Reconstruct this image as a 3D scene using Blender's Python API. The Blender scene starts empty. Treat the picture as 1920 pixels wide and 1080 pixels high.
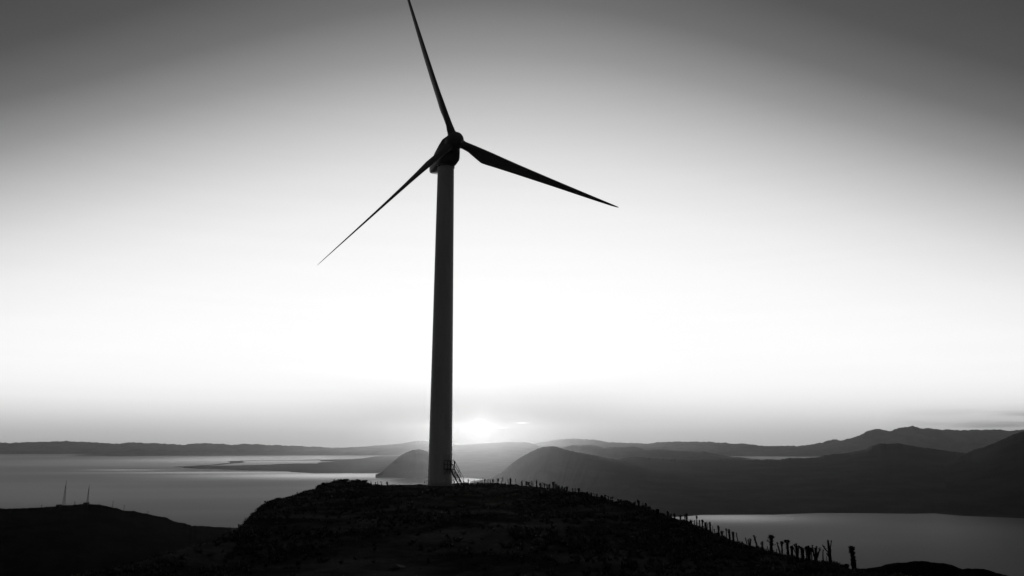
import bpy, bmesh, math, random
from math import radians as R, pi, sin, cos, tan, atan2, sqrt, exp
from mathutils import Vector, Matrix, noise as mn

sc = bpy.context.scene
random.seed(11)

# ------------------------------------------------------------------ camera
CAMZ = 6.2                       # metres above the plateau
PITCH = R(11.6)
FPX = 1400.0                     # focal length in pixels of the 1920 px wide photograph
cam_d = bpy.data.cameras.new("camera")
cam_d.sensor_width = 36.0
cam_d.lens = 36.0 * FPX / 1920.0
cam_d.clip_start = 0.3
cam_d.clip_end = 120000.0
cam = bpy.data.objects.new("camera", cam_d)
sc.collection.objects.link(cam)
cam.location = (0, 0, CAMZ)
cam.rotation_euler = (pi / 2 + PITCH, 0, 0)
sc.camera = cam

# ------------------------------------------------------------------ sky
SUN_EL = R(1.05)
SUN_AZ = R(-2.45)                # from +Y towards +X
SEA = CAMZ - 300.0

world = bpy.data.worlds.new("World")
sc.world = world
world.use_nodes = True
nt = world.node_tree
nt.nodes.clear()
N = nt.nodes.new
L = nt.links.new


def mth(op, a, b=None, c=None, clamp=False, tree=None):
    t = tree or nt
    n = t.nodes.new('ShaderNodeMath')
    n.operation = op
    n.use_clamp = clamp
    for i, v in enumerate((a, b, c)):
        if v is None:
            continue
        if isinstance(v, (int, float)):
            n.inputs[i].default_value = v
        else:
            t.links.new(v, n.inputs[i])
    return n.outputs[0]


def ramp(fac, pts, tree=None, interp='EASE'):
    t = tree or nt
    n = t.nodes.new('ShaderNodeValToRGB')
    cr = n.color_ramp
    cr.interpolation = interp
    while len(cr.elements) < len(pts):
        cr.elements.new(0.5)
    for e, (p, v) in zip(cr.elements, pts):
        e.position = p
        e.color = (v, v, v, 1)
    t.links.new(fac, n.inputs[0])
    return n.outputs[0]


tc = N('ShaderNodeTexCoord')
nrm = N('ShaderNodeVectorMath'); nrm.operation = 'NORMALIZE'
L(tc.outputs['Generated'], nrm.inputs[0])
sep = N('ShaderNodeSeparateXYZ')
L(nrm.outputs[0], sep.inputs[0])
el = mth('MULTIPLY', mth('ARCSINE', sep.outputs[2]), 180 / pi)
az = mth('MULTIPLY', mth('ARCTAN2', sep.outputs[0], sep.outputs[1]), 180 / pi)
da = mth('ADD', az, 1.2)
azs = mth('MULTIPLY', da, da)
elp = mth('MAXIMUM', el, 0.0)
eff = mth('ADD', elp, mth('MULTIPLY', azs, mth('ADD', 0.0055, mth('MULTIPLY', elp, 0.00018))))
lum = ramp(mth('DIVIDE', eff, 90.0, clamp=True), [
    (0.0, 1.0), (11 / 90, 0.99), (14.5 / 90, 0.95), (18 / 90, 0.87), (21.3 / 90, 0.74), (25.3 / 90, 0.52), (29 / 90, 0.305),
    (32.7 / 90, 0.16), (37 / 90, 0.088), (45 / 90, 0.052), (60 / 90, 0.03), (1.0, 0.024)], interp='LINEAR')
# the band of thick evening air low over the horizon
band = ramp(mth('DIVIDE', elp, 10.0, clamp=True), [
    (0.0, 0.40), (0.06, 0.46), (0.12, 0.57), (0.2, 0.72), (0.29, 0.86), (0.38, 0.94), (0.52, 0.985), (0.7, 1.0)], interp='LINEAR')
# the sun and its aureole
sdir = Vector((sin(SUN_AZ) * cos(SUN_EL), cos(SUN_AZ) * cos(SUN_EL), sin(SUN_EL)))
dt = N('ShaderNodeVectorMath'); dt.operation = 'DOT_PRODUCT'
L(nrm.outputs[0], dt.inputs[0]); dt.inputs[1].default_value = sdir
ang = mth('MULTIPLY', mth('ARCCOSINE', mth('MINIMUM', dt.outputs['Value'], 0.9999999)), 180 / pi)
thick = mth('MULTIPLY', mth('EXPONENT', mth('MULTIPLY', mth('MULTIPLY', ang, ang), -1 / 90.0)), mth('SUBTRACT', 1.0, mth('DIVIDE', elp, 5.0), clamp=True))
base = mth('MULTIPLY', mth('MULTIPLY', lum, band), mth('SUBTRACT', 1.0, mth('MULTIPLY', thick, 0.97)))
disc = mth('MULTIPLY', mth('SUBTRACT', 1.0, mth('SMOOTH_MIN', mth('DIVIDE', ang, 0.6), 1.0, 0.3), clamp=True), 3.0)
glow = mth('MULTIPLY', mth('EXPONENT', mth('MULTIPLY', mth('MULTIPLY', ang, ang), -1.0)), 0.16)
glow2 = mth('MULTIPLY', mth('EXPONENT', mth('MULTIPLY', ang, -0.5)), 0.02)
# thin clouds low on the right and two bright slivers beside the sun
cmb = N('ShaderNodeCombineXYZ')
L(mth('MULTIPLY', az, 0.13), cmb.inputs[0]); L(mth('MULTIPLY', el, 1.7), cmb.inputs[1])
cn = N('ShaderNodeTexNoise'); cn.inputs['Scale'].default_value = 1.0; cn.inputs['Detail'].default_value = 6
L(cmb.outputs[0], cn.inputs['Vector'])
cr1 = ramp(cn.outputs['Fac'], [(0.38, 0.0), (0.62, 1.0)])
msk_az = mth('DIVIDE', mth('SUBTRACT', az, 26.0), 8.0, clamp=True)
msk_el = mth('MULTIPLY', mth('DIVIDE', mth('SUBTRACT', 2.35, el), 1.1, clamp=True), mth('ADD', 0.35, cr1))
cloud = mth('SUBTRACT', 1.0, mth('MULTIPLY', mth('MULTIPLY', msk_az, msk_el), 0.4, clamp=True))
cmb2 = N('ShaderNodeCombineXYZ')
L(mth('MULTIPLY', az, 0.05), cmb2.inputs[0]); L(mth('MULTIPLY', el, 1.3), cmb2.inputs[1])
cn2 = N('ShaderNodeTexNoise'); cn2.inputs['Scale'].default_value = 1.0; cn2.inputs['Detail'].default_value = 4
L(cmb2.outputs[0], cn2.inputs['Vector'])
veil = mth('ADD', 0.98, mth('MULTIPLY', cn2.outputs['Fac'], 0.04))


def sliver(a0, e0, wa, we, amp):
    x = mth('DIVIDE', mth('SUBTRACT', az, a0), wa)
    y = mth('DIVIDE', mth('SUBTRACT', el, e0), we)
    return mth('MULTIPLY', mth('EXPONENT', mth('MULTIPLY', mth('ADD', mth('MULTIPLY', x, x), mth('MULTIPLY', y, y)), -1.0)), amp)


sl = mth('ADD', sliver(-1.0, 1.0, 0.5, 0.04, 0.32), sliver(0.75, 1.36, 0.4, 0.045, 0.35))
tot = mth('MULTIPLY', mth('MULTIPLY', base, cloud), veil)
for g in (disc, glow, glow2, sl):
    tot = mth('ADD', tot, g)
# Nishita sky, drained of colour, as the base glow of the upper air
sky = N('ShaderNodeTexSky')
sky.sky_type = 'NISHITA'
sky.sun_disc = False
sky.sun_elevation = SUN_EL
sky.sun_rotation = SUN_AZ
sky.air_density = 1.0
bw = N('ShaderNodeRGBToBW')
L(sky.outputs[0], bw.inputs[0])
tot10 = mth('ADD', mth('MULTIPLY', tot, 10.0), mth('MULTIPLY', bw.outputs[0], 0.02))
bg = N('ShaderNodeBackground')
bg.inputs['Strength'].default_value = 0.1
L(tot10, bg.inputs['Color'])
wo = N('ShaderNodeOutputWorld')
L(bg.outputs[0], wo.inputs['Surface'])

# ------------------------------------------------------------------ sun lamp, exposure
sd = bpy.data.lights.new("sun", 'SUN')
sd.energy = 0.66
sd.angle = R(0.5)
sd.color = (1, 1, 1)             # the photograph is black and white
sun = bpy.data.objects.new("sun", sd)
sc.collection.objects.link(sun)
sun.rotation_euler = (-sdir).to_track_quat('-Z', 'Y').to_euler()
sun.location = sdir * 400

sc.render.engine = 'CYCLES'
sc.view_settings.view_transform = 'Standard'
sc.view_settings.look = 'None'
sc.view_settings.exposure = 0.0
sc.view_settings.gamma = 1.0
sc.cycles.use_denoising = True
sc.cycles.max_bounces = 6
sc.cycles.volume_bounces = 1
sc.cycles.sample_clamp_indirect = 4.0

# ------------------------------------------------------------------ materials
M = {}


def mat(name, v=0.05, rough=0.8, spec=0.3, metal=0.0, var=0.0, scale=4.0, bump=0.0, detail=6, bscale=None, stretch=None, v2=None):
    m = bpy.data.materials.new(name)
    m.use_nodes = True
    t = m.node_tree
    b = t.nodes['Principled BSDF']
    b.inputs['Roughness'].default_value = rough
    b.inputs['Metallic'].default_value = metal
    b.inputs['Specular IOR Level'].default_value = spec
    b.inputs['Base Color'].default_value = (v, v, v, 1)
    co = t.nodes.new('ShaderNodeTexCoord')
    mp = t.nodes.new('ShaderNodeMapping')
    t.links.new(co.outputs['Object'], mp.inputs[0])
    if stretch:
        mp.inputs['Scale'].default_value = stretch
    if var or v2 is not None:
        n = t.nodes.new('ShaderNodeTexNoise')
        n.inputs['Scale'].default_value = scale
        n.inputs['Detail'].default_value = detail
        n.inputs['Roughness'].default_value = 0.62
        t.links.new(mp.outputs[0], n.inputs['Vector'])
        a, c = (v * (1 - var), v * (1 + var)) if v2 is None else (v, v2)
        t.links.new(ramp(n.outputs['Fac'], [(0.36, a), (0.64, c)], tree=t), b.inputs['Base Color'])
    if bump:
        n2 = t.nodes.new('ShaderNodeTexNoise')
        n2.inputs['Scale'].default_value = bscale or scale * 3
        n2.inputs['Detail'].default_value = 8
        t.links.new(mp.outputs[0], n2.inputs['Vector'])
        bp = t.nodes.new('ShaderNodeBump')
        bp.inputs['Strength'].default_value = bump
        bp.inputs['Distance'].default_value = 0.3
        t.links.new(n2.outputs['Fac'], bp.inputs['Height'])
        t.links.new(bp.outputs[0], b.inputs['Normal'])
    M[name] = m
    return m


mat('tower_paint', 0.85, 0.5, 0.3, var=0.07, scale=0.5, stretch=(1, 1, 0.18))
mat('blade_paint', 0.22, 0.55, 0.25, var=0.06, scale=0.8)
mat('nacelle_paint', 0.22, 0.5, 0.3, var=0.08, scale=1.2)
mat('galvanised_steel', 0.03, 0.8, 0.15, metal=0.0, var=0.2, scale=6)
mat('door_paint', 0.7, 0.5, 0.3, var=0.1)
mat('concrete', 0.12, 0.9, 0.2, var=0.3, scale=3, bump=0.3)
mat('plateau_soil', 0.022, 1.0, 0.0, scale=0.13, v2=0.085, bump=0.6, bscale=2.2)
mat('scrub_leaf', 0.1, 0.9, 0.0, var=0.4, scale=0.7)
mat('pale_rock', 0.13, 0.9, 0.2, var=0.35, scale=3, bump=0.5)
mat('plant_stem', 0.03, 0.85, 0.1, var=0.3)
mat('plant_leaf', 0.035, 0.8, 0.1, var=0.3)
mat('mast_steel', 0.03, 0.85, 0.1)
mat('hut_wall', 0.05, 0.9, 0.1, var=0.2)
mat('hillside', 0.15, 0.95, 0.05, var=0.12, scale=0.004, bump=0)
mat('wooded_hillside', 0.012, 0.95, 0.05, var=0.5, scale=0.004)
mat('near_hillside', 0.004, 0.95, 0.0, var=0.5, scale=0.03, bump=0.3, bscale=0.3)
mat('low_land', 0.02, 0.95, 0.05, var=0.35, scale=0.003)

# water: dark body, broad rippled gloss with calmer and rougher streaks
wm = bpy.data.materials.new('sea_water')
wm.use_nodes = True
t = wm.node_tree
b = t.nodes['Principled BSDF']
b.inputs['Base Color'].default_value = (0.02, 0.02, 0.02, 1)
b.inputs['IOR'].default_value = 1.33
b.inputs['Specular IOR Level'].default_value = 0.02
co = t.nodes.new('ShaderNodeTexCoord')
mp = t.nodes.new('ShaderNodeMapping')
mp.inputs['Scale'].default_value = (0.0002, 0.0006, 1)
mp.inputs['Rotation'].default_value = (0, 0, 0.25)
t.links.new(co.outputs['Object'], mp.inputs[0])
wn = t.nodes.new('ShaderNodeTexNoise')
wn.inputs['Scale'].default_value = 1.0
wn.inputs['Detail'].default_value = 5
t.links.new(mp.outputs[0], wn.inputs['Vector'])
calm_ramp = ramp(wn.outputs['Fac'], [(0.3, 0.36), (0.7, 0.43)], tree=t)
wsep = t.nodes.new('ShaderNodeSeparateXYZ')
t.links.new(co.outputs['Object'], wsep.inputs[0])
calm = None
# sheltered water lies calmer: the lagoon, the bay under the headlands, the near end of the lake
for cx, cy, sx, sy, am in ((-3700, 13500, 2600, 3000, 0.75), (-1500, 6900, 1300, 700, 0.8), (-400, 5900, 700, 700, 0.8), (-2600, 7500, 1400, 260, 0.6), (-4100, 8200, 500, 110, 0.6), (850, 3120, 330, 200, 0.6), (1300, 3380, 700, 70, 0.45), (6500, 17000, 3000, 1500, 0.6)):
    ax = mth('DIVIDE', mth('SUBTRACT', wsep.outputs[0], float(cx), tree=t), float(sx), tree=t)
    ay = mth('DIVIDE', mth('SUBTRACT', wsep.outputs[1], float(cy), tree=t), float(sy), tree=t)
    r2 = mth('ADD', mth('MULTIPLY', ax, ax, tree=t), mth('MULTIPLY', ay, ay, tree=t), tree=t)
    g_ = mth('MULTIPLY', mth('EXPONENT', mth('MULTIPLY', r2, -1.0, tree=t), tree=t), am, tree=t)
    calm = g_ if calm is None else mth('MAXIMUM', calm, g_, tree=t)
t.links.new(mth('MULTIPLY', calm_ramp, mth('SUBTRACT', 1.0, calm, tree=t), tree=t), b.inputs['Roughness'])
M['sea_water'] = wm

# ------------------------------------------------------------------ helpers
def ray(px, py):
    cx, cu = (px - 960) / FPX, (540 - py) / FPX
    return Vector((cx, cos(PITCH) - cu * sin(PITCH), sin(PITCH) + cu * cos(PITCH)))


def az_tan(px, py):
    d = ray(px, py)
    h = sqrt(d.x * d.x + d.y * d.y)
    return atan2(d.x, d.y), d.z / h


def on_sea(px, py, z=None):
    d = ray(px, py)
    k = ((SEA if z is None else z) - CAMZ) / d.z
    return d.x * k, d.y * k


def lerp(pts, x):
    if x <= pts[0][0]:
        return pts[0][1]
    for (a, va), (b_, vb) in zip(pts, pts[1:]):
        if x <= b_:
            f = (x - a) / (b_ - a) if b_ > a else 0
            return va + (vb - va) * f
    return pts[-1][1]


def link_mesh(name, verts, faces, m, parent=None, smooth=True):
    me = bpy.data.meshes.new(name)
    me.from_pydata(verts, [], faces)
    me.update()
    if smooth:
        me.polygons.foreach_set('use_smooth', [True] * len(me.polygons))
    me.materials.append(M[m])
    o = bpy.data.objects.new(name, me)
    sc.collection.objects.link(o)
    if parent:
        o.parent = parent
    return o


def tag(o, label=None, cat=None, group=None, kind=None):
    if label: o['label'] = label
    if cat: o['category'] = cat
    if group: o['group'] = group
    if kind: o['kind'] = kind
    return o


def empty(name, loc, rz=0):
    o = bpy.data.objects.new(name, None)
    sc.collection.objects.link(o)
    o.location = loc
    o.rotation_euler = (0, 0, rz)
    return o


class MB:
    def __init__(self):
        self.v, self.f = [], []

    def add(self, v, f):
        k = len(self.v)
        self.v += [tuple(p) for p in v]
        self.f += [tuple(i + k for i in q) for q in f]

    def tube(self, pts, rad, n=8, cap=True):
        pts = [Vector(p) for p in pts]
        rad = rad if isinstance(rad, (list, tuple)) else [rad] * len(pts)
        rings = []
        for i, p in enumerate(pts):
            d = (pts[min(i + 1, len(pts) - 1)] - pts[max(i - 1, 0)]).normalized()
            a = Vector((0, 0, 1)) if abs(d.z) < 0.9 else Vector((1, 0, 0))
            u = d.cross(a).normalized(); w = u.cross(d)
            rings.append([p + (u * cos(2 * pi * k / n) + w * sin(2 * pi * k / n)) * rad[i] for k in range(n)])
        v = [q for r in rings for q in r]
        f = [(i * n + k, i * n + (k + 1) % n, (i + 1) * n + (k + 1) % n, (i + 1) * n + k) for i in range(len(pts) - 1) for k in range(n)]
        if cap:
            f.append(tuple(reversed(range(n)))); f.append(tuple(range((len(pts) - 1) * n, len(pts) * n)))
        self.add(v, f)

    def box(self, c, s, X=(1, 0, 0), Y=(0, 1, 0), Z=(0, 0, 1)):
        c, X, Y, Z = Vector(c), Vector(X), Vector(Y), Vector(Z)
        v = [c + X * (sx * s[0] / 2) + Y * (sy * s[1] / 2) + Z * (sz * s[2] / 2) for sx in (-1, 1) for sy in (-1, 1) for sz in (-1, 1)]
        self.add(v, [(0, 1, 3, 2), (4, 6, 7, 5), (0, 4, 5, 1), (2, 3, 7, 6), (0, 2, 6, 4), (1, 5, 7, 3)])

    def loft(self, rings, cap=True):
        n = len(rings[0])
        v = [q for r in rings for q in r]
        f = [(i * n + k, i * n + (k + 1) % n, (i + 1) * n + (k + 1) % n, (i + 1) * n + k) for i in range(len(rings) - 1) for k in range(n)]
        if cap:
            f.append(tuple(reversed(range(n)))); f.append(tuple(range((len(rings) - 1) * n, len(rings) * n)))
        self.add(v, f)

    def build(self, name, m, parent=None, smooth=True):
        return link_mesh(name, self.v, self.f, m, parent, smooth)


def fbm(x, y, z=0.0, o=4):
    return mn.fractal(Vector((x, y, z)), 0.9, 2.1, o)      # about -1..1


# ------------------------------------------------------------------ sea
sea = link_mesh('sea', [(-26000, -1500, SEA), (26000, -1500, SEA), (26000, 21300, SEA), (-26000, 21300, SEA)], [(0, 1, 2, 3)], 'sea_water', smooth=False)
tag(sea, kind='structure')


# ------------------------------------------------------------------ mountain ranges
def mountain(name, label, crest, Dc, foot, back, m='hillside', amp=0.35, step=0.0008, rows=22, wob=1.0, seed=0.0, exps=1.05, shore=0.0, front=None):
    """crest: outline (px,py) seen from the viewpoint; Dc: its real distance (m) or list by px;
    foot: distance list by px of the front shore; back: depth behind the crest."""
    A = [(az_tan(*p)[0], az_tan(*p)[1]) for p in crest]
    Dl = [(az_tan(p, 850)[0], v) for p, v in Dc]
    Fl = [(az_tan(p, 850)[0], v) for p, v in foot]
    a0, a1 = A[0][0], A[-1][0]
    n = max(8, int((a1 - a0) / step))
    V, Fc = [], []
    prof = [i / rows for i in range(rows + 1)]
    bk = [0.08, 0.25, 0.6, 1.0]
    for i in range(n + 1):
        a = a0 + (a1 - a0) * i / n
        te = lerp(A, a)
        D = lerp(Dl, a)
        F = min(lerp(Fl, a), D - 30)
        zc = CAMZ + te * D
        zc += wob * D * 0.0009 * fbm(a * 70, seed, 3.1, 5)
        zc += wob * D * 0.0009 * fbm(a * 330, seed, 8.1, 4)
        te = (zc - CAMZ) / D
        F += shore * fbm(a * 40, seed, 9.0, 4)
        zs = sum(CAMZ + lerp(A, min(a1, max(a0, a + o_))) * D for o_ in (-.04, -.028, -.016, 0, .016, .028, .04)) / 7
        for j, q in enumerate(prof):
            r = F + (D - F) * q
            x, y = r * sin(a), r * cos(a)
            wq = min(1, (1 - q) * 9)
            zq = zc + (zs - zc) * wq
            h = max(zq - SEA, 0.5)
            s = q ** exps
            k = 4.0 / max(D - F, 300)
            nz = abs(fbm(x * k, y * k, seed, 5))
            z = SEA - 2 + (h + 2) * s * (1 - amp * 0.45 * nz * (1 - q) * min(1, q * 4))
            if front:
                z = zq - front * (D - r) - 3 * front * abs(fbm(x * 0.012, y * 0.012, seed, 5)) * min(1, (1 - q) * 8) * 4
            lim = CAMZ + te * r - (1 - q) * 0.0012 * r
            V.append((x, y, min(z, lim) if q < 1 else zc))
        for q in bk:
            r = D + back * q
            V.append((r * sin(a), r * cos(a), zc + (SEA - 3 - zc) * q ** 1.3 - 0))
    w = rows + 1 + len(bk)
    for i in range(n):
        for j in range(w - 1):
            Fc.append((i * w + j, (i + 1) * w + j, (i + 1) * w + j + 1, i * w + j + 1))
    o = link_mesh(name, V, Fc, m)
    tag(o, label, None, None, 'structure')
    return o


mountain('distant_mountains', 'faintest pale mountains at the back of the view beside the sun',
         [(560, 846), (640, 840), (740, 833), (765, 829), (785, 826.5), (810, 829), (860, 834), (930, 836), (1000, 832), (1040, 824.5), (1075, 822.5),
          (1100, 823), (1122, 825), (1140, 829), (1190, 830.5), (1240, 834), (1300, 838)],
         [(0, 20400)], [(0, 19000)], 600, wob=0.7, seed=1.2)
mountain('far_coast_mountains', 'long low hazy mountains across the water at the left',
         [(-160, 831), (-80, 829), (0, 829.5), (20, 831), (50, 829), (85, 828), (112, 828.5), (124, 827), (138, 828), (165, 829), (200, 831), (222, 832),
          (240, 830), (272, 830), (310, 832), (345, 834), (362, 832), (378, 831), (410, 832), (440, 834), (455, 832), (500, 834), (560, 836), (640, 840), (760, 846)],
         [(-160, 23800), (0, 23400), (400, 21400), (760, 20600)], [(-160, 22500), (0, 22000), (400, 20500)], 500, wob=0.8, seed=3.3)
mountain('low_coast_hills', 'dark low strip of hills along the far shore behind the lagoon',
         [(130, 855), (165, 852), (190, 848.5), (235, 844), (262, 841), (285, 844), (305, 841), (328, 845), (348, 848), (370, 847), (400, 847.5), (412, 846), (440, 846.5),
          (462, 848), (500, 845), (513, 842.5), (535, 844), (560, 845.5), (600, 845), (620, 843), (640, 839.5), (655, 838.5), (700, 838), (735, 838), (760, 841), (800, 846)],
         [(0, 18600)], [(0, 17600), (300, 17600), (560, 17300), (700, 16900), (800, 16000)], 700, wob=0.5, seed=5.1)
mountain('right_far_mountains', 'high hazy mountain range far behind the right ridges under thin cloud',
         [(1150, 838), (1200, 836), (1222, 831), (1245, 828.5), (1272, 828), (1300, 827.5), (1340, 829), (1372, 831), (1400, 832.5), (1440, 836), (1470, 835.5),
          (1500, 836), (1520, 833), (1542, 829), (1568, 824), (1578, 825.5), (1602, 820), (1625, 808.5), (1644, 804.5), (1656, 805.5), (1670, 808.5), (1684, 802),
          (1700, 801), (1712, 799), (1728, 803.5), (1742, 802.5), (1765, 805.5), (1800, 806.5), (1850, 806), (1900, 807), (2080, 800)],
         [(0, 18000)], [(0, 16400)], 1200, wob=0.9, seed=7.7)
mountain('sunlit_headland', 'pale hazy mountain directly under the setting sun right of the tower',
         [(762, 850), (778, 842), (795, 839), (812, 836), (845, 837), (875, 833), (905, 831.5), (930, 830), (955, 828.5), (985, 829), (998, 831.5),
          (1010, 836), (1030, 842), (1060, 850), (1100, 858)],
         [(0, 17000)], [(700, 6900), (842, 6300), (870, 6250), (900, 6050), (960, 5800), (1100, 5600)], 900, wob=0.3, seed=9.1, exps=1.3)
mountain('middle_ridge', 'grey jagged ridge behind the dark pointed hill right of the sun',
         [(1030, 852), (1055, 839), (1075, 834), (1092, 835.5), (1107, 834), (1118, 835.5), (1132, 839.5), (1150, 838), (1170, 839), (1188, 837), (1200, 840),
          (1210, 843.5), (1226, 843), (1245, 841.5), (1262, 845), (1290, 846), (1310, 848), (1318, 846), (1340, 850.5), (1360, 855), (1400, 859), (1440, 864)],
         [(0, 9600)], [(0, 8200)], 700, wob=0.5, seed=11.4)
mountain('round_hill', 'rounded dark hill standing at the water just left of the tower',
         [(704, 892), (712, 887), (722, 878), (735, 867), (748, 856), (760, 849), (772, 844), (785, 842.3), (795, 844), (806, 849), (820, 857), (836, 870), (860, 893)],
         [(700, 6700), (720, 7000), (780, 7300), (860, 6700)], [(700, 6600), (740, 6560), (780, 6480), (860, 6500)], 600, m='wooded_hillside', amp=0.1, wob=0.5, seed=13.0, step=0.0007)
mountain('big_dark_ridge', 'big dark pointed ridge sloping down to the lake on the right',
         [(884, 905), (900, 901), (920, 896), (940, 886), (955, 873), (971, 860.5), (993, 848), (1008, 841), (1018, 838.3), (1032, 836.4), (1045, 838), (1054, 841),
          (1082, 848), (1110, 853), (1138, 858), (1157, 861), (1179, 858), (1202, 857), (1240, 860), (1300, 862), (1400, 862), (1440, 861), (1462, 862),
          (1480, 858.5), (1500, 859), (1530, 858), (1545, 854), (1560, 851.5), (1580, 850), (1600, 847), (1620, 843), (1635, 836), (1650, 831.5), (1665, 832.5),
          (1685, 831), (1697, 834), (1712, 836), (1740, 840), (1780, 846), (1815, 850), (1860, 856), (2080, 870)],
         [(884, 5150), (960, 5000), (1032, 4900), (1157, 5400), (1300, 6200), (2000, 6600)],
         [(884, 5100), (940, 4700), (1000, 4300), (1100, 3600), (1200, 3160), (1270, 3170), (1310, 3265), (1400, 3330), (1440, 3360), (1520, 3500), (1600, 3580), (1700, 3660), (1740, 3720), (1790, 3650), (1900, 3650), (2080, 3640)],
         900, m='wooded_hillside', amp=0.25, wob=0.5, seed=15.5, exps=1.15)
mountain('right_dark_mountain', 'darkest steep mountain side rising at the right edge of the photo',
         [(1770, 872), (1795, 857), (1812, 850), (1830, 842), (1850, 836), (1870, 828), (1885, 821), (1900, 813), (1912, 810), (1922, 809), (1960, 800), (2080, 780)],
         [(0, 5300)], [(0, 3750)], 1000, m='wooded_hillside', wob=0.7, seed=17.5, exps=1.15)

# flat land between the sea and the lagoon (low tongue with inlets), built on the real water plane
def land_sheet(name, label, pts, h, seed):
    P = []
    n = len(pts)
    for i in range(n):
        a, b_ = pts[i], pts[(i + 1) % n]
        k = max(1, int(abs(b_[0] - a[0]) / 5))
        for q in range(k):
            x, y = on_sea(a[0] + (b_[0] - a[0]) * q / k, a[1] + (b_[1] - a[1]) * q / k)
            P.append((x + 18 * mn.noise(Vector((x * 0.006, y * 0.003, seed))), y + 50 * mn.noise(Vector((x * 0.006, y * 0.003, seed + 5)))))
    bm = bmesh.new()
    lo = [bm.verts.new((x, y, SEA - 1)) for x, y in P]
    hi = [bm.verts.new((x, y, SEA + h)) for x, y in P]
    for i in range(len(P)):
        j = (i + 1) % len(P)
        bm.faces.new((lo[i], lo[j], hi[j], hi[i]))
    f = bm.faces.new(hi)
    bmesh.ops.triangulate(bm, faces=[f])
    bmesh.ops.recalc_face_normals(bm, faces=bm.faces)
    me = bpy.data.meshes.new(name)
    bm.to_mesh(me); bm.free()
    me.materials.append(M['low_land'])
    o = bpy.data.objects.new(name, me)
    sc.collection.objects.link(o)
    tag(o, label, None, None, 'structure')


land_sheet('sand_spit', 'long dark flat tongue of land between sea and bright lagoon',
           [(326, 875.5), (345, 877), (362, 876.2), (370, 879), (400, 879.5), (440, 880), (455, 880), (468, 882), (500, 882.5), (530, 883), (545, 885), (593, 887.3),
            (650, 887.2), (706, 887), (740, 887), (790, 886), (830, 884), (830, 856), (790, 855), (740, 855.5), (716, 855.3), (698, 856.6), (684, 859.3), (660, 861), (648, 861.5),
            (612, 863), (600, 864), (603, 865), (629, 865.3), (626, 866.2), (605, 866.8), (596, 868), (596, 869.6), (560, 869.4), (523, 870.2), (505, 871.6), (468, 872.4),
            (440, 873.2), (410, 873.6), (372, 874.8), (385, 873.4), (400, 871.6), (418, 869.6), (432, 867.8), (430, 865.9), (426, 865.3), (434, 864.7), (450, 864.5), (460, 866), (455, 867.4), (440, 868.4),
            (424, 870.2), (406, 872.3), (372, 873.9), (350, 874.6)], 3.0, 2.0)
land_sheet('sand_bar', 'thin dark sand bar lying in the bright lagoon',
           [(450, 864.3), (500, 863.6), (560, 863.4), (600, 863.2), (640, 862.2), (640, 861.4), (590, 862.0), (575, 862.2), (560, 862.8), (500, 863.2), (450, 863.9)], 2.0, 4.0)

# ------------------------------------------------------------------ nearer hills
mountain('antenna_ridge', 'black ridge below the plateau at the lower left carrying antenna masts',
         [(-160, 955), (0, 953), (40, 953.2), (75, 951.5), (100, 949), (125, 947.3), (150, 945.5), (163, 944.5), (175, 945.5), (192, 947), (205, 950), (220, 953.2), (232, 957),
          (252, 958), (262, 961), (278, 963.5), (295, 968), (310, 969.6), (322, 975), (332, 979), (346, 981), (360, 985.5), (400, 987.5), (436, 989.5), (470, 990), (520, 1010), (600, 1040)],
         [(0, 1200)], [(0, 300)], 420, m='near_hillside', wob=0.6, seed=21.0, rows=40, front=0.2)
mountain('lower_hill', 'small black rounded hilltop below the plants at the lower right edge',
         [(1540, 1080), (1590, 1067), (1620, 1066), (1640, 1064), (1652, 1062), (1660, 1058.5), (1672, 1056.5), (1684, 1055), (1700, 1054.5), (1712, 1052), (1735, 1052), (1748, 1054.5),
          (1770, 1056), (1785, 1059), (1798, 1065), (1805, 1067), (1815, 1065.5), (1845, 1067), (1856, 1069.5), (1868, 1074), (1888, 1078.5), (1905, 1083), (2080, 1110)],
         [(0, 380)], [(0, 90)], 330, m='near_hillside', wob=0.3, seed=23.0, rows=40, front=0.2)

# ------------------------------------------------------------------ plateau
CREST = [(-400, 1160), (-60, 1120), (200, 1070), (300, 1045), (400, 1012), (436, 997), (446, 990), (452, 985), (462, 974), (472, 965), (485, 952), (500, 943), (512, 938), (525, 935), (545, 931),
         (556, 927), (566, 923), (578, 920), (590, 915), (602, 912), (615, 908), (628, 904), (640, 902), (655, 902.5), (672, 902.5), (684, 904), (692, 907), (700, 908.5), (740, 908.8),
         (800, 908), (840, 906.5), (870, 906), (910, 906.5), (940, 907.5), (968, 909.5), (990, 912), (1015, 914.5), (1040, 918), (1060, 922), (1080, 927), (1100, 930.5),
         (1120, 935), (1150, 943), (1165, 947.5), (1200, 953), (1215, 961), (1235, 967), (1250, 971.5), (1275, 976), (1290, 981), (1310, 990), (1325, 995.5), (1340, 1002),
         (1355, 1007), (1375, 1015.5), (1400, 1021.5), (1420, 1029), (1440, 1036), (1460, 1041), (1480, 1047), (1500, 1051), (1520, 1053.5), (1540, 1056), (1557, 1057),
         (1568, 1062), (1578, 1061.5), (1590, 1067), (1605, 1069), (1640, 1074), (1700, 1082), (1800, 1094), (1980, 1112), (2400, 1150)]
CA = [az_tan(*p) for p in CREST]


def crest_at(a):
    """distance and height of the plateau's edge in direction a"""
    if a < CA[0][0] or a > CA[-1][0]:
        e = CA[0] if a < CA[0][0] else CA[-1]
        f = min(1.0, (abs(a) - abs(e[0])) / 0.6)
        r = (CAMZ) / -e[1]
        return r + (55 - r) * f, 0.0
    te = lerp(CA, a)
    r = CAMZ / -te
    return r, 0.0


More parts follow.
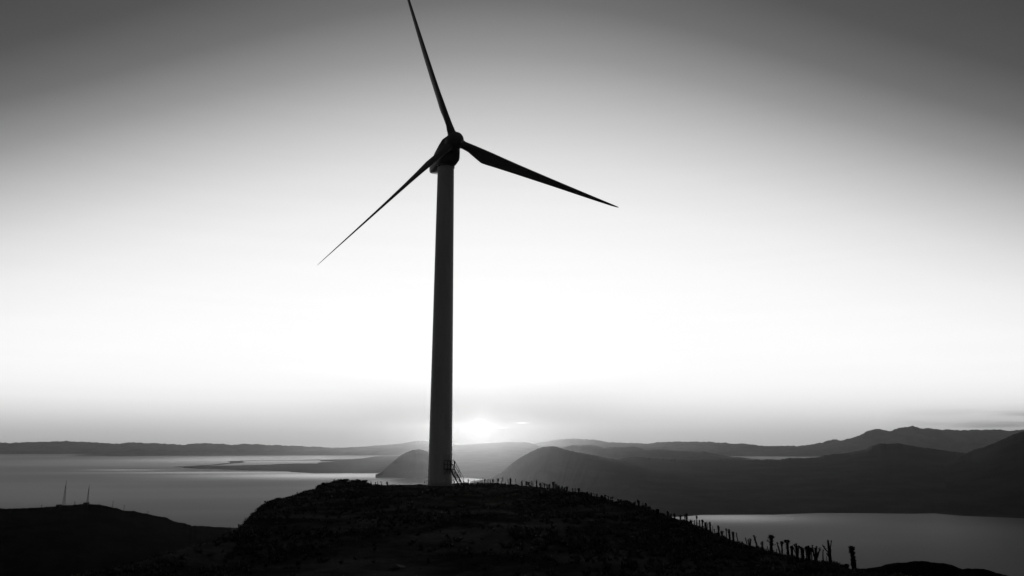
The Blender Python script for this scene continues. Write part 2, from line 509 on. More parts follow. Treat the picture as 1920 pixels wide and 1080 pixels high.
def crest_noise(a, r):
    return 0.15 * fbm(a * r * 0.55, r * 0.1, 4.0, 5) * min(1, r / 70)


def ground_z(x, y):
    r = sqrt(x * x + y * y); a = atan2(x, y)
    rc, zc = crest_at(a)
    if r <= rc:
        q = r / rc
        e = min(1.0, (1 - q) * 6)
        u = 0.55 * fbm(x * 0.045, y * 0.045, 1.0, 4) + 0.16 * fbm(x * 0.22, y * 0.22, 2.0, 5) + 0.05 * fbm(x * 0.9, y * 0.9, 7.0, 3)
        # the levelled pad round the tower
        dx, dy = x + 10.25, y - 109.6
        pad = max(0.0, 1 - max(0.0, sqrt(dx * dx + dy * dy) - 4) / 9)
        z = zc + e * (u - 0.25) * (1 - pad) + crest_noise(a, r) * (1 - e) * (1 - pad) - 0.05 * pad
        return z
    k = r - rc
    return zc + crest_noise(a, rc) - 0.62 * k * min(1, 0.25 + k / 25) + min(8, k * 0.1) * fbm(x * 0.03, y * 0.03, 5.0, 5)


angs = []
a = -pi
while a < pi:
    angs.append(a)
    a += R(0.085) if -R(37) < a < R(38) else R(1.5)
qs = [0.02, 0.12, 0.2] + [0.2 + 0.8 * (i / 84) ** 0.9 for i in range(1, 85)]
outs = [0.6, 1.6, 3.5, 7, 13, 22, 36, 60, 100, 170, 280, 420, 520]
V, Fc = [], []
for a in angs:
    rc, zc = crest_at(a)
    for q in qs:
        r = rc * q
        x, y = r * sin(a), r * cos(a)
        V.append((x, y, ground_z(x, y)))
    for k in outs:
        r = rc + k
        x, y = r * sin(a), r * cos(a)
        V.append((x, y, max(SEA - 3, ground_z(x, y))))
w = len(qs) + len(outs)
n = len(angs)
for i in range(n):
    i2 = (i + 1) % n
    for j in range(w - 1):
        Fc.append((i * w + j, i2 * w + j, i2 * w + j + 1, i * w + j + 1))
Fc.append(tuple(i * w for i in range(n))[::-1])
plateau = link_mesh('plateau_ground', V, Fc, 'plateau_soil')
tag(plateau, 'dark scrubby hilltop plateau under the wind turbine', None, None, 'structure')

# ------------------------------------------------------------------ wind turbine
TX, TY, TZ = -10.25, 109.6, 0.0
turb = empty('wind_turbine', (TX, TY, TZ))
tag(turb, 'tall three bladed wind turbine on a tubular tower on the hilltop', 'wind turbine')
HT = 48.0
tw = MB()
rings = []
for i in range(41):
    q = i / 40
    r_ = 1.72 - (1.72 - 1.26) * q
    rings.append([(r_ * cos(2 * pi * k / 64), r_ * sin(2 * pi * k / 64), -0.3 + (HT + 0.3) * q) for k in range(64)])
tw.loft(rings)
for zf in (16.2, 32.4):                       # the flange welds between tower sections
    rr = 1.72 - 0.46 * (zf / HT) + 0.012
    tw.loft([[(rr * cos(2 * pi * k / 64), rr * sin(2 * pi * k / 64), zf + d) for k in range(64)] for d in (-0.05, 0.05)])
tower = tw.build('tower', 'tower_paint', turb)
fo = MB()
fo.loft([[(rr * cos(2 * pi * k / 40), rr * sin(2 * pi * k / 40), z) for k in range(40)] for rr, z in ((2.05, -0.6), (2.05, 0.02), (1.98, 0.08), (1.70, 0.08))], cap=False)
fo.build('foundation', 'concrete', turb)

YAW = 0.4931; PHI = -0.3093; TILT = 0.0984
nv = Vector((sin(YAW) * cos(TILT), -cos(YAW) * cos(TILT), sin(TILT)))
sv = Vector((cos(YAW), sin(YAW), 0))
up = nv.cross(sv)
if up.z < 0:
    up = -up
HUB = Vector((-8.74, 106.68, 50.86)) - Vector((TX, TY, TZ))
hd = Vector((sin(YAW), -cos(YAW), 0))
# nacelle: wedge that drops and narrows to the rear
nc = MB()
st = [(-4.55, 0.62, 48.35, 49.45), (-4.4, 0.98, 48.10, 49.75), (-3.4, 1.15, 47.98, 50.1), (-1.5, 1.42, 47.92, 50.75), (0.6, 1.6, 47.95, 51.35), (1.7, 1.58, 48.2, 51.75), (2.3, 1.3, 48.9, 51.9), (2.42, 1.0, 49.6, 51.7)]
rings = []
for d, hw, zb, zt in st:
    ring = []
    for k in range(32):
        th = 2 * pi * k / 32
        cx, sx = cos(th), sin(th)
        p = 0.42
        u_ = math.copysign(abs(cx) ** p, cx) * hw
        zz = (zb + zt) / 2 + math.copysign(abs(sx) ** p, sx) * (zt - zb) / 2
        ring.append(hd * d + sv * u_ + Vector((0, 0, zz)))
    rings.append(ring)
nc.loft(rings)
nac = nc.build('nacelle', 'nacelle_paint', turb)
yr = MB()
yr.loft([[(1.36 * cos(2 * pi * k / 48), 1.36 * sin(2 * pi * k / 48), z) for k in range(48)] for z in (47.72, 48.06)])
yr.build('yaw_ring', 'nacelle_paint', turb)
wv = MB()
b0 = hd * -3.6 + Vector((0, 0, 50.0))
wv.tube([b0, b0 + Vector((0, 0, 0.7))], 0.03)
wv.tube([b0 + Vector((0, 0, 0.7)) - sv * 0.3, b0 + Vector((0, 0, 0.7)) + sv * 0.3], 0.025)
wv.build('wind_vane', 'galvanised_steel', nac)
# spinner
sp = MB()
rings = []
for d, rr in ((-1.25, 1.05), (-1.0, 1.22), (-0.3, 1.36), (0.3, 1.36), (0.8, 1.22), (1.2, 0.98), (1.5, 0.66), (1.66, 0.32), (1.7, 0.05)):
    rings.append([HUB + nv * d + (sv * cos(2 * pi * k / 40) + up * sin(2 * pi * k / 40)) * rr for k in range(40)])
sp.loft(rings)
hub = sp.build('hub', 'nacelle_paint', turb)
RB = 30.2
SEC = [  # r, chord, thickness ratio, share of chord ahead of the axis, pitch from rotor plane
    (0.9, 1.2, 1.0, 0.5, 70), (1.9, 1.27, 0.95, 0.47, 70), (2.8, 1.6, 0.76, 0.4, 70), (4.2, 2.2, 0.5, 0.31, 70), (5.6, 2.75, 0.38, 0.25, 71), (6.4, 2.75, 0.34, 0.25, 72), (8, 2.55, 0.29, 0.25, 73),
    (11, 2.25, 0.25, 0.25, 75), (15, 1.88, 0.23, 0.26, 77), (19, 1.48, 0.22, 0.27, 78), (23, 1.1, 0.21, 0.28, 78), (26.5, 0.76, 0.2, 0.3, 78), (29, 0.48, 0.2, 0.32, 78), (30.0, 0.26, 0.22, 0.4, 78), (30.25, 0.08, 0.25, 0.5, 78)]
for k in range(3):
    th = PHI + 2 * pi * k / 3
    rho = sv * sin(th) + up * cos(th)
    tt = nv.cross(rho)
    bl = MB()
    rings = []
    for r_, ch, tk, fr, pt in SEC:
        cd = tt * cos(R(pt + 3)) + nv * sin(R(pt + 3))
        nn = rho.cross(cd)
        ring = []
        for i in range(28):
            ph = 2 * pi * i / 28
            xx = cos(ph)                       # +1 leading, -1 trailing edge
            shape = 1.0 if tk > 0.9 else (0.55 + 0.45 * xx) ** 0.5 if xx > -1 else 0.3
            yy = sin(ph) * shape
            c0 = HUB + rho * r_ * 1.0 + nv * (0.0006 * r_ * r_)
            ring.append(c0 + cd * ch * (fr - 0.5 + 0.5 * xx) + nn * (yy * ch * tk / 2))
        rings.append(ring)
    bl.loft(rings)
    blade = bl.build('blade', 'blade_paint', turb)
    blade['label'] = ['blade pointing up out of the photo', 'broad blade pointing right', 'thin edge-on blade pointing down left'][k]
    rc_ = MB()
    rc_.tube([HUB + rho * 1.15, HUB + rho * 1.5], 0.66, 28)
    rc_.build('blade_collar', 'nacelle_paint', blade)

# staircase to the tower door on the right rear side
sdv = Vector((cos(R(45)), sin(R(45)), 0)); swv = Vector((sdv.y, -sdv.x, 0))
PH = 2.42; RUN = 1.75
drv = Vector((cos(R(-50)), sin(R(-50)), 0)); dtv = Vector((-drv.y, drv.x, 0))   # towards the door / along the landing
pc = drv * 2.15
stp = MB()                                      # landing
stp.box(pc + Vector((0, 0, PH - 0.05)), (0.95, 1.2, 0.09), drv, dtv)
landing = stp.build('landing', 'galvanised_steel', turb, smooth=False)
st_ = MB()
A0 = pc + dtv * 0.6 - drv * 0.02; A1 = A0 + sdv * RUN - Vector((0, 0, PH + 0.05))
for s in (-0.42, 0.42):
    a_, b_ = A0 + swv * s + Vector((0, 0, PH - 0.08)), A1 + swv * s + Vector((0, 0, PH - 0.02))
    d = (b_ - a_).normalized()
    st_.box((a_ + b_) / 2, ((b_ - a_).length, 0.09, 0.2), d, swv, d.cross(swv).normalized())
stairs = st_.build('staircase', 'galvanised_steel', turb, smooth=False)
for i in range(9):
    q = (i + 0.6) / 9
    c = A0 + sdv * RUN * q + Vector((0, 0, PH * (1 - q) - 0.02))
    tb = MB()
    tb.box(c, (0.22, 0.80, 0.05), sdv, swv)
    tb.build('tread', 'galvanised_steel', stairs, smooth=False)
for s in (-0.47, 0.47):
    hr = MB()
    P = []
    for q in (0.0, 0.5, 1.0):
        bpt = A0 + sdv * RUN * q + swv * s + Vector((0, 0, PH * (1 - q) - 0.05))
        hr.tube([bpt, bpt + Vector((0, 0, 1.08))], 0.044, 6)
        P.append(bpt)
    for h in (1.08, 0.55):
        hr.tube([P[0] + Vector((0, 0, h)), P[2] + Vector((0, 0, h))], 0.04, 6)
    hr.build('handrail', 'galvanised_steel', stairs)
gr = MB()
C = [pc + drv * 0.44 + dtv * 0.56, pc + drv * 0.44 - dtv * 0.56, pc - drv * 0.40 - dtv * 0.56]
for c in C + [(C[0] + C[1]) / 2]:
    gr.tube([c + Vector((0, 0, PH)), c + Vector((0, 0, PH + 1.1))], 0.044, 6)
for h in (1.1, 0.56):
    gr.tube([c + Vector((0, 0, PH + h)) for c in C], 0.044, 6)
gr.build('guard_rail', 'galvanised_steel', landing)
for sg in (-0.5, 0.5):
    lg = MB()
    m_ = pc + drv * 0.4 + dtv * sg
    lg.tube([m_ + Vector((0, 0, PH - 0.1)), drv * 1.6 + dtv * sg * 0.8 + Vector((0, 0, PH - 0.75))], 0.035, 8)
    lg.build('landing_bracket', 'galvanised_steel', landing)
dr = MB()
dr.box(drv * 1.66 + Vector((0, 0, PH + 0.95)), (0.16, 0.85, 1.85), drv, dtv)
door = dr.build('door', 'door_paint', turb, smooth=False)
dh = MB()
dh.box(drv * 1.765 + dtv * 0.28 + Vector((0, 0, PH + 0.95)), (0.04, 0.05, 0.16), drv, dtv)
dh.build('handle', 'galvanised_steel', door, smooth=False)
# the things above were written in coordinates relative to the tower's foot: the empty carries them

# ------------------------------------------------------------------ antenna masts on the left ridge
def ridge_point(px, py, D=1200.0):
    a, te = az_tan(px, py)
    return Vector((D * sin(a), D * cos(a), CAMZ + te * D))


def lattice_mast(px, base, top, wbase, label, parts=True):
    p = ridge_point(px, base)
    h = (base - top) * 1200 / FPX * 1.13
    root = empty('antenna_mast', p - Vector((0, 0, 1.0)))
    tag(root, label, 'antenna mast')
    lt = MB()
    hb = h * 0.8
    def cor(z, k):
        w_ = wbase * (1 - 0.8 * z / hb) / 2
        return Vector((w_ * (1, -1, -1, 1)[k], w_ * (1, 1, -1, -1)[k], z))
    nb = 9
    for k in range(4):
        lt.tube([cor(0, k), cor(hb, k)], 0.11, 5)
    for i in range(nb):
        z0, z1 = hb * i / nb, hb * (i + 1) / nb
        for k in range(4):
            lt.tube([cor(z0, k), cor(z1, (k + 1) % 4)], 0.06, 4)
            lt.tube([cor(z1, k), cor(z1, (k + 1) % 4)], 0.05, 4)
    lt.build('lattice', 'mast_steel', root)
    rod = MB(); rod.tube([(0, 0, hb - 0.3), (0, 0, h)], [0.25, 0.12], 6)
    rod.build('antenna_rod', 'mast_steel', root)
    for z in (hb * 0.72, hb * 0.9):
        ds = MB()
        ds.loft([[(0.5 * q * cos(2 * pi * k / 16), -0.45 - 0.1 * (1 - q), z + 0.5 * q * sin(2 * pi * k / 16)) for k in range(16)] for q in (1, 0.3)])
        ds.build('dish', 'mast_steel', root)
    return root


lattice_mast(119, 948.5, 913, 3.0, 'taller antenna mast on the left ridge, the leftmost one')
lattice_mast(163.5, 944.5, 917, 2.2, 'shorter lattice mast on the crown of the left ridge')


def pole(px, base, top, label, head=0.0):
    p = ridge_point(px, base)
    h = (base - top) * 1200 / FPX
    root = empty('utility_pole', p - Vector((0, 0, 1.0)))
    tag(root, label, 'pole', 'small poles on the antenna ridge')
    m_ = MB(); m_.tube([(0, 0, 0), (0, 0, h + 1)], [0.3, 0.18], 6)
    m_.build('shaft', 'mast_steel', root)
    c = MB(); c.box((0, 0, h + 0.5), (2.0, 0.2, 0.25)); c.build('crossarm', 'mast_steel', root, smooth=False)


pole(78, 951.3, 947.5, 'tiny pole on the far left of the antenna ridge')
pole(140, 946.2, 941.5, 'small thin pole between the two antenna masts')
pole(211, 951.2, 941.5, 'thin pole on the ridge first to the right of the lattice masts')
pole(232, 957, 948.3, 'thin dark pole on the ridge slope second right of the masts')
pole(277, 963.4, 959.3, 'shortest pole far down the ridge slope toward the hilltop')


def hut(px, py, w_, h_, label, D=1196.0):
    p = ridge_point(px, py, D)
    root = empty('equipment_hut', p - Vector((0, 0, 1.2)))
    tag(root, label, 'hut')
    m_ = MB(); m_.box((0, 0, (h_ + 1.0) / 2), (w_, 4.0, h_ + 1.0)); m_.build('wall', 'hut_wall', root, smooth=False)
    r_ = MB()
    z = h_ + 1.0
    x = w_ / 2 + 0.3
    r_.add([(-x, -2.3, z), (x, -2.3, z), (x, 2.3, z), (-x, 2.3, z), (-x, 0, z + 0.9), (x, 0, z + 0.9)],
           [(0, 1, 5, 4), (2, 3, 4, 5), (0, 4, 3), (1, 2, 5), (0, 3, 2, 1)])
    r_.build('roof', 'hut_wall', root, smooth=False)


hut(110, 948.4, 5.0, 1.1, 'low dark hut at the foot of the leftmost antenna mast')
hut(161.5, 944.8, 6.0, 1.4, 'dark hut at the foot of the mast on the ridge crown')

# ------------------------------------------------------------------ plants along the plateau's edge
def leaf(mb, p, d, ln, wd):
    d = d.normalized()
    s = d.cross(Vector((random.uniform(-1, 1), random.uniform(-1, 1), random.uniform(-1, 1)))).normalized() * wd
    mb.add([p - s * 0.5, p + s * 0.5, p + d * ln * 0.6 + s * 0.6, p + d * ln, p + d * ln * 0.6 - s * 0.6], [(0, 1, 2, 3, 4)])


def plant_mesh(style, seed):
    """unit height plant; returns (stem MB, foliage MB)"""
    random.seed(seed)
    s, f = MB(), MB()
    def tuft(c, r, n_, up_=0.4):
        for _ in range(n_):
            d = Vector((random.gauss(0, 1), random.gauss(0, 1), random.gauss(up_, 1))).normalized()
            leaf(f, c + d * r * 0.25, d, r * random.uniform(0.6, 1.1), r * 0.38)
    def clad(pts, w0, n_):
        for _ in range(n_):
            q = random.random()
            i = min(int(q * (len(pts) - 1)), len(pts) - 2); fr = q * (len(pts) - 1) - i
            p = pts[i].lerp(pts[i + 1], fr)
            th = random.uniform(0, 2 * pi)
            d = Vector((cos(th), sin(th), random.uniform(0.5, 2.2)))
            leaf(f, p, d, w0 * random.uniform(0.9, 1.6), w0 * 0.55)
    def stem(x0, y0, x1, y1, h, r):
        k = 6
        pts = [Vector((x0 + (x1 - x0) * (i / k) ** 1.3 + random.gauss(0, 0.006), y0 + (y1 - y0) * (i / k) ** 1.3 + random.gauss(0, 0.006), h * i / k)) for i in range(k + 1)]
        s.tube(pts, [1.7 * r * (1 - 0.45 * i / k) for i in range(k + 1)], 5)
        return pts
    if style == 'column':        # thick leafy column, rounded head
        for _ in range(5):
            pts = stem(random.gauss(0, .03), random.gauss(0, .03), random.gauss(0, .05), random.gauss(0, .05), random.uniform(.86, .98), .028)
            clad(pts[1:], 0.075, 75)
        tuft(Vector((0, 0, .9)), .09, 30)
    elif style == 'club':        # bare stalk with a ball of leaves
        pts = stem(0, 0, random.gauss(0, .04), 0, .85, .035)
        clad(pts[1:], 0.075, 130)
        tuft(pts[-1] + Vector((0, 0, .04)), .12, 60)
    elif style == 'vase':        # bundle spreading upward
        for _ in range(9):
            th = random.uniform(0, 2 * pi); q = random.uniform(.05, .17)
            pts = stem(random.gauss(0, .03), random.gauss(0, .03), q * cos(th), q * sin(th), random.uniform(.75, .98), .018)
            clad(pts[1:], 0.05, 40)
            tuft(pts[-1], .06, 12)
    elif style == 'fork':        # bare stem with open arms like a Y
        pts = stem(0, 0, -.02, 0, .97, .045); clad(pts, .05, 90); tuft(pts[-1], .055, 18)
        for dx, z0, z1 in ((-.26, .45, .78), (.13, .55, .97), (.08, .35, .6), (-.12, .3, .45)):
            s.tube([Vector((0, 0, z0)), Vector((dx * .6, .03, (z0 + z1) / 2)), Vector((dx, .04, z1))], [.034, .026, .018], 5)
            clad([Vector((dx * .5, .02, (z0 + z1) / 2)), Vector((dx, .04, z1))], .04, 18)
    elif style == 'branchy':
        pts = stem(0, 0, .03, 0, .9, .045); clad(pts[1:], .09, 160); tuft(pts[-1], .13, 50)
        for _ in range(9):
            z0 = random.uniform(.45, .85); th = random.uniform(0, 2 * pi); q = random.uniform(.1, .2)
            e = Vector((q * cos(th), q * sin(th), z0 + random.uniform(.05, .14)))
            s.tube([Vector((0.01, 0, z0)), e], [.016, .01], 5)
            tuft(e, .05, 10)
    elif style == 'thin':
        pts = stem(0, 0, random.gauss(0, .05), 0, .95, .03); clad(pts[1:], .05, 80); tuft(pts[-1], .06, 16)
    elif style == 'lean':
        pts = stem(.1, 0, -.1, 0, .95, .045); clad(pts[1:], .06, 110)
        tuft(pts[-1], .08, 26)
        s.tube([pts[4], pts[4] + Vector((-.1, 0, .1))], [.02, .012], 5)
        tuft(pts[4] + Vector((-.1, 0, .1)), .05, 12); tuft(pts[5] + Vector((.08, 0, .1)), .05, 12)
    elif style == 'mushroom':
        pts = stem(0, 0, 0, 0, .7, .07); tuft(Vector((0, 0, .78)), .3, 90, 0.1)
    elif style == 'bush':
        for _ in range(14):
            th = random.uniform(0, 2 * pi); q = random.uniform(.05, .45)
            pts = stem(random.gauss(0, .08), random.gauss(0, .08), q * cos(th), q * sin(th), random.uniform(.5, .9), .02)
            clad(pts[1:], 0.1, 34); tuft(pts[-1], .12, 12)
    return s, f


PROTO = {}


def proto(style, var):
    key = (style, var)
    if key not in PROTO:
        s, f = plant_mesh(style, hash_key(style) + var * 17)
        ms = bpy.data.meshes.new('stem'); ms.from_pydata(s.v, [], s.f); ms.materials.append(M['plant_stem'])
        mf = bpy.data.meshes.new('foliage'); mf.from_pydata(f.v, [], f.f); mf.materials.append(M['plant_leaf'])
        PROTO[key] = (ms, mf)
    return PROTO[key]


def hash_key(s_):
    return sum(ord(c) * (i + 3) for i, c in enumerate(s_))


rp = random.Random(5)


def plant(px, hpx, style, label, var=0, group='stalk plants along the edge of the hilltop', wide=1.0, back=0.0, name='stalk_plant', cat='plant', over=3.0, rz=None):
    a, te = az_tan(px, lerp(CREST, px))
    rc, zc = crest_at(a)
    r = rc - 0.15 + back
    x, y = r * sin(a), r * cos(a)
    h = (hpx + over) * r / FPX * 1.02
    z = ground_z(x, y) - over * r / FPX
    root = empty(name, (x, y, z), rp.uniform(-0.5, 0.5) if rz is None else rz)
    tag(root, label, cat, group)
    root.scale = (h * wide, h * wide, h)
    for me, nm in zip(proto(style, var), ('stem', 'foliage')):
        c = bpy.data.objects.new(nm, me)
        sc.collection.objects.link(c)
        c.parent = root
    return root


UN = [  # px, height px, style, var, width, label
    (1602, 37, 'column', 0, 1.35, 'lone thick leafy column plant standing apart at the right end of the row'),
    (1588.5, 7, 'mushroom', 0, 1.3, 'tiny round headed plant on a short stem just left of the lone thick column'),
    (1557.5, 36, 'fork', 0, 1.0, 'tall forked plant with a bare arm on each side like a Y'),
    (1551, 10, 'thin', 0, 1.0, 'very short sprig at the left foot of the tall forked plant'),
    (1543, 20, 'thin', 1, 1.1, 'slim single stalk plant between the forked plant and the vase shaped one'),
    (1531, 25, 'vase', 0, 1.5, 'dense vase shaped plant with a broad flat top second cluster from the right'),
    (1518, 24, 'column', 1, 1.1, 'middle and tallest stalk of the open three stalk clump right of the thick black clump'),
    (1513.5, 22, 'club', 1, 0.8, 'slight left stalk of the open three stalk clump'),
    (1523, 21, 'club', 2, 0.8, 'curved right stalk of the open three stalk clump'),
    (1505, 21, 'column', 2, 1.5, 'right half of the thick black clump before the open three stalk clump'),
    (1495.5, 26, 'vase', 1, 1.3, 'spiky left half of the thick black clump of plants'),
    (1486.5, 19, 'column', 3, 1.0, 'pale ragged stalk right behind the round headed stout plant'),
    (1478.5, 28, 'club', 3, 1.35, 'stout plant with a large ball shaped head over a thick body'),
    (1467, 23, 'club', 4, 1.0, 'plant with a small round head left of the stout ball headed one'),
    (1461.5, 20, 'lean', 0, 0.9, 'slim plant with a side twig at its top pointing left'),
    (1455.5, 9, 'thin', 2, 1.5, 'knee high sprig right beside the tall branchy plant'),
    (1447, 28, 'branchy', 0, 1.25, 'tall branchy plant with a wide bushy head and short twigs'),
    (1442, 10, 'thin', 3, 1.5, 'low sprig at the left foot of the tall branchy plant'),
    (1430, 16, 'vase', 2, 0.9, 'narrow plant with a hollow looking stem and flat top on the lower slope'),
    (1418, 21, 'lean', 1, 1.1, 'plant leaning left with a wide flat head on the lower slope'),
    (1405, 13, 'vase', 3, 1.5, 'stocky funnel shaped plant left of the leaning one'),
    (1400, 12, 'lean', 2, 0.9, 'thin bent stalk touching the stocky funnel shaped plant'),
    (1392, 5, 'bush', 0, 0.7, 'tiny ragged tuft alone in a gap of the row'),
    (1383, 17, 'lean', 3, 0.7, 'greyish slim stalk bending right above its foot'),
    (1375.5, 17, 'column', 4, 1.0, 'upright dark stalk with a small left pointing tip beside the greyish slim one'),
    (1368, 18, 'column', 5, 1.0, 'right leg of the pair of plants whose tops meet in an arch'),
    (1362, 17, 'club', 5, 0.7, 'left leg of the pair of plants whose tops meet in an arch'),
    (1354, 11, 'bush', 1, 0.55, 'short spiky tuft left of the arched pair'),
    (1347.5, 17, 'column', 6, 0.8, 'straight slender column standing clear against the lake'),
    (1340.5, 8, 'club', 6, 0.9, 'short knobbly plant left of the straight slender column'),
    (1336.5, 12, 'thin', 4, 0.7, 'needle thin bare stalk against the lake'),
    (1331.5, 16, 'column', 7, 1.1, 'dark column with its head tilted right above the needle thin stalk'),
    (1324.5, 13, 'vase', 4, 1.4, 'squarish ragged clump next to the dark tilted column'),
    (1317, 15, 'club', 7, 1.2, 'plant with a pointed lump for a head before the squarish clump'),
    (1312, 13, 'column', 8, 0.8, 'slender stalk left of the plant with the pointed lump head'),
    (1306.5, 18, 'club', 8, 0.75, 'tall thin stalk with a little crown touching the far lake shore line'),
    (1302, 9, 'club', 9, 1.0, 'short knobbed stalk in the shade of the tall thin crowned one'),
    (1296, 8, 'bush', 2, 0.8, 'low pointed bush right of the black twin columns'),
    (1288, 15, 'column', 9, 1.2, 'right hand and thicker of the black twin columns at the lake corner'),
    (1284.5, 13, 'column', 10, 0.8, 'left hand and thinner of the black twin columns at the lake corner'),
]
for px, hp, stl, vr, wd, lb in UN:
    plant(px, hp, stl, lb, vr, wide=wd, rz=0.0 if stl in ('fork', 'lean') else None)

SEG = [
    ([(1276, 10), (1264.5, 11), (1258, 11), (1252.5, 12), (1245, 8)], ('column', 'vase'), 1.15, 'stubby plant of the dark squarish cluster just left of the lake corner'),
    ([(1234, 14), (1227, 8), (1217, 12), (1212, 13), (1206, 10), (1198, 13)], ('column', 'thin', 'vase'), 1.1, 'blurry dark stalk in the steep middle part of the row before a dark mountain'),
    ([(1190, 8), (1184, 6), (1176, 8), (1171, 6), (1165, 9), (1160, 9), (1147, 10), (1141, 9), (1134, 11), (1129, 9)], ('vase', 'column', 'club'), 1.3, 'low dense plant in the hedge like middle stretch of the row'),
    ([(1119, 8), (1115, 8), (1109, 8), (1103, 10), (1098, 8), (1092, 8), (1084, 12), (1078, 10), (1074, 9)], ('column', 'vase', 'thin'), 1.15, 'thickset small plant where the hilltop edge starts to slope down'),
    ([(1063, 11), (1058, 8), (1053, 9), (1048, 9), (1043, 10), (1038.5, 12), (1030, 8), (1026, 7)], ('column', 'vase'), 1.1, 'small dark stalk at the bend of the row before the pointed hill'),
    ([(1021, 9), (1017, 11), (1013, 11), (1006, 12), (998.5, 11), (992, 7), (988, 8), (984, 8), (979, 10)], ('column', 'thin', 'vase'), 1.0, 'small upright stalk below the left slope of the pointed dark hill'),
    ([(968, 11), (957.5, 11), (952.5, 11), (947.5, 4), (940, 10), (934, 9), (930, 9)], ('thin', 'column'), 1.0, 'upright stalk in the level row under the pale mountain'),
    ([(924, 8), (919, 7), (914, 7), (909, 8), (905, 10), (900, 8), (895, 3), (888, 7), (883, 6), (878, 7), (870.5, 5)], ('thin', 'column', 'thin'), 1.0, 'tiny thin stalk in the level row just right of the turbine stairs'),
    ([(849, 7), (852.5, 4)], ('thin', 'column'), 1.2, 'tiny plant at the right foot of the turbine tower under the stairs'),
    ([(796, 4), (786, 2)], ('club',), 1.3, 'tiny tuft just left of the tower foot on the skyline'),
    ([(726, 6), (715, 6), (707.5, 6), (704, 4), (696, 5)], ('thin', 'column', 'lean'), 1.3, 'small stub in the short row right of the round bushes on the left'),
]
vi = 0
for pts, styles, wd, lb in SEG:
    for px, hp in pts:
        vi += 1
        stl = styles[vi % len(styles)]
        plant(px + rp.uniform(-.4, .4), hp + 0.5, stl, lb, vi % 5, wide=wd * rp.uniform(0.9, 1.25), back=rp.uniform(-0.8, 0.3))
for px, hp, lb in ((626.5, 5, 'single upright tuft sticking up left of the round bushes'), (611.5, 4, 'small knob of leaves on the left slope skyline above the bushes'),
                   (557, 4, 'lone tiny sprig low on the left slope of the hilltop'), (447, 6, 'tiny clump in the notch where the hilltop meets the left ridge')):
    plant(px, hp, 'club', lb, 2, wide=1.3, group=None)

# dark rounded bushes on the left brow
for px, hp, wd, v_, lb in ((598, 3, 1.6, 0, 'small low rounded bush first on the left brow'), (607, 4, 1.7, 1, 'rounded bush second on the left brow'),
                           (640, 2.5, 2.3, 2, 'low wide bush left of the two humps on the brow'), (648, 4, 1.5, 3, 'pointed left hump of the dark bushes on the brow'),
                           (661, 1.5, 1.9, 4, 'flat bush in the dip between the two humps on the brow'), (674, 4, 1.9, 5, 'rounded right hump of the dark bushes on the brow'), (684, 3.5, 1.5, 6, 'steep ended bush rightmost on the left brow'),
                           (217 + 285, 2.5, 1.6, 1, 'low bush on the left slope just above the cliff')):
    plant(px, hp + 1, 'bush', lb, v_, wide=wd * 1.2, group='round bushes on the left brow of the hilltop', name='bush', cat='bush', over=4.0)

# ------------------------------------------------------------------ pale stones among the scrub
def ground_hit(px, py):
    d = ray(px, py).normalized()
    k = 15.0
    while k < 200:
        p = Vector((0, 0, CAMZ)) + d * k
        if p.z <= ground_z(p.x, p.y):
            return p
        k += 0.15
    return p


rs = random.Random(8)
for i, (px, py, s_, lb) in enumerate([(1010, 1013, .28, 'flat pale stone, the brightest on the dark slope right of centre'), (994, 1018, .22, 'small pale stone just left of the brightest flat one'),
                                      (982, 1021, .15, 'smallest pale stone of the group right of centre'), (1077, 1009, .2, 'pale stone alone on the slope beneath the middle plants'),
                                      (1325, 1030, .16, 'pale pebble on the slope below the right hand plants'), (745, 1065, .3, 'long pale stone at the bottom edge of the hilltop'),
                                      (1283, 1029, .17, 'flat stone on the slope left of the pebble near the lake plants')]):
    p = ground_hit(px, py)
    bm = bmesh.new()
    bmesh.ops.create_icosphere(bm, subdivisions=3, radius=1)
    for v in bm.verts:
        k = 1 + 0.35 * mn.noise(v.co * 1.3 + Vector((i * 7, 0, 0))) + 0.12 * mn.noise(v.co * 4 + Vector((i, 3, 0)))
        v.co = Vector((v.co.x * k * 1.5, v.co.y * k, v.co.z * k * 0.55)) * s_
    me = bpy.data.meshes.new('stone'); bm.to_mesh(me); bm.free()
    me.materials.append(M['pale_rock'])
    o = bpy.data.objects.new('stone', me); sc.collection.objects.link(o)
    o.location = p; o.rotation_euler = (0, 0, rs.uniform(0, 3))
    tag(o, lb, 'stone', 'pale stones on the hilltop')

# ------------------------------------------------------------------ low scrub covering the plateau (uncountable)
random.seed(77)
gv, gf = [], []
cnt = 0
while cnt < 6500:
    a = R(random.uniform(-36, 36))
    rc, _ = crest_at(a)
    q = random.random() ** 0.6
    r = rc * (0.3 + 0.7 * q) if random.random() > 0.12 else rc * random.uniform(0.985, 1.0)
    x, y = r * sin(a), r * cos(a)
    if (x - TX) ** 2 + (y - TY) ** 2 < 4.5 ** 2:
        continue
    dens = fbm(x * 0.09, y * 0.09, 12.0, 3)
    if dens < -0.15 and random.random() < 0.8:
        continue
    cnt += 1
    z = ground_z(x, y)
    edge = r > rc * 0.97
    h = random.uniform(0.12, 0.3) * (0.55 if edge else 1 + max(0, dens) * 1.3)
    c = Vector((x, y, z - 0.02))
    for _ in range(11):
        d = Vector((random.gauss(0, .8), random.gauss(0, .8), random.uniform(.3, 1.3))).normalized()
        ln = h * random.uniform(.6, 1.3)
        s = d.cross(Vector((random.gauss(0, 1), random.gauss(0, 1), random.gauss(0, 1)))).normalized() * h * 0.22
        k = len(gv)
        gv += [tuple(c - s), tuple(c + s), tuple(c + d * ln + s * .5), tuple(c + d * ln - s * .5)]
        gf.append((k, k + 1, k + 2, k + 3))
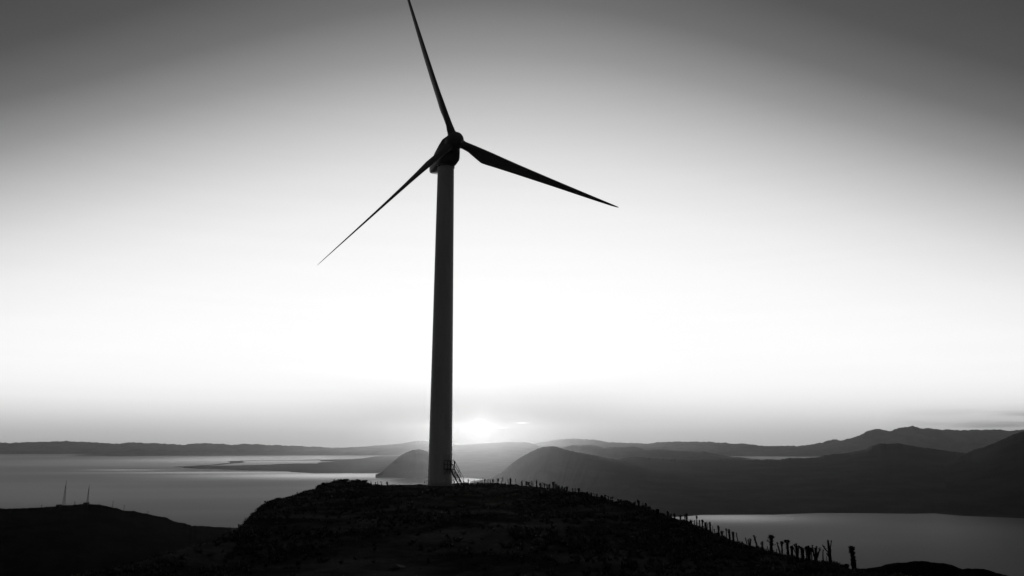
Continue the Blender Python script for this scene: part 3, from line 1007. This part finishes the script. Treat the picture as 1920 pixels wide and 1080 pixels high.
for px0, px1, num, hh in ((1040, 1130, 260, .4), (1120, 1250, 600, .4), (1246, 1290, 120, .25), (1290, 1580, 260, .2), (870, 1040, 220, .22), (590, 692, 300, .26), (460, 590, 160, .22)):
    for _ in range(num):
        a, te = az_tan(random.uniform(px0, px1), 960)
        rc, _z = crest_at(a)
        r = rc - random.uniform(-0.5, 1.6) ** 1 if True else rc
        x, y = r * sin(a), r * cos(a)
        z = ground_z(x, y)
        h = hh * random.uniform(.45, 1.0) * (0.6 + 0.8 * max(0, 0.5 + fbm(a * 60, 3.0, 1.0, 3)))
        for _k in range(13):
            d = Vector((random.gauss(0, .35), random.gauss(0, .35), random.uniform(.6, 1.2))).normalized()
            s = d.cross(Vector((random.gauss(0, 1), random.gauss(0, 1), random.gauss(0, 1)))).normalized() * h * 0.1
            c = Vector((x + random.gauss(0, .1), y + random.gauss(0, .1), z - .03))
            ln = h * random.uniform(.5, 1.1)
            k = len(gv)
            gv += [tuple(c - s), tuple(c + s), tuple(c + d * ln + s * .6), tuple(c + d * ln - s * .6)]
            gf.append((k, k + 1, k + 2, k + 3))
gc = link_mesh('scrub', gv, gf, 'scrub_leaf', smooth=False)
tag(gc, 'low dark scrub and dry grass covering the hilltop', 'scrub', None, 'stuff')

# ------------------------------------------------------------------ evening haze
hz = MB()
X0, X1, Y0, Y1, Z0, Z1 = -26500, 26500, -2000, 21500, SEA - 4.5, CAMZ + 440
hz.box(((X0 + X1) / 2, (Y0 + Y1) / 2, (Z0 + Z1) / 2), (X1 - X0, Y1 - Y0, Z1 - Z0))
hm = bpy.data.materials.new('evening_air')
hm.use_nodes = True
t = hm.node_tree
t.nodes.clear()
pv = t.nodes.new('ShaderNodeVolumePrincipled')
pv.inputs['Color'].default_value = (0.97, 0.97, 0.97, 1)
pv.inputs['Density'].default_value = 8e-6
pv.inputs['Anisotropy'].default_value = 0.87
ou = t.nodes.new('ShaderNodeOutputMaterial')
t.links.new(pv.outputs[0], ou.inputs['Volume'])
M['evening_air'] = hm
ho = hz.build('haze', 'evening_air', smooth=False)
tag(ho, 'thin evening haze filling the valley air', 'haze', None, 'stuff')
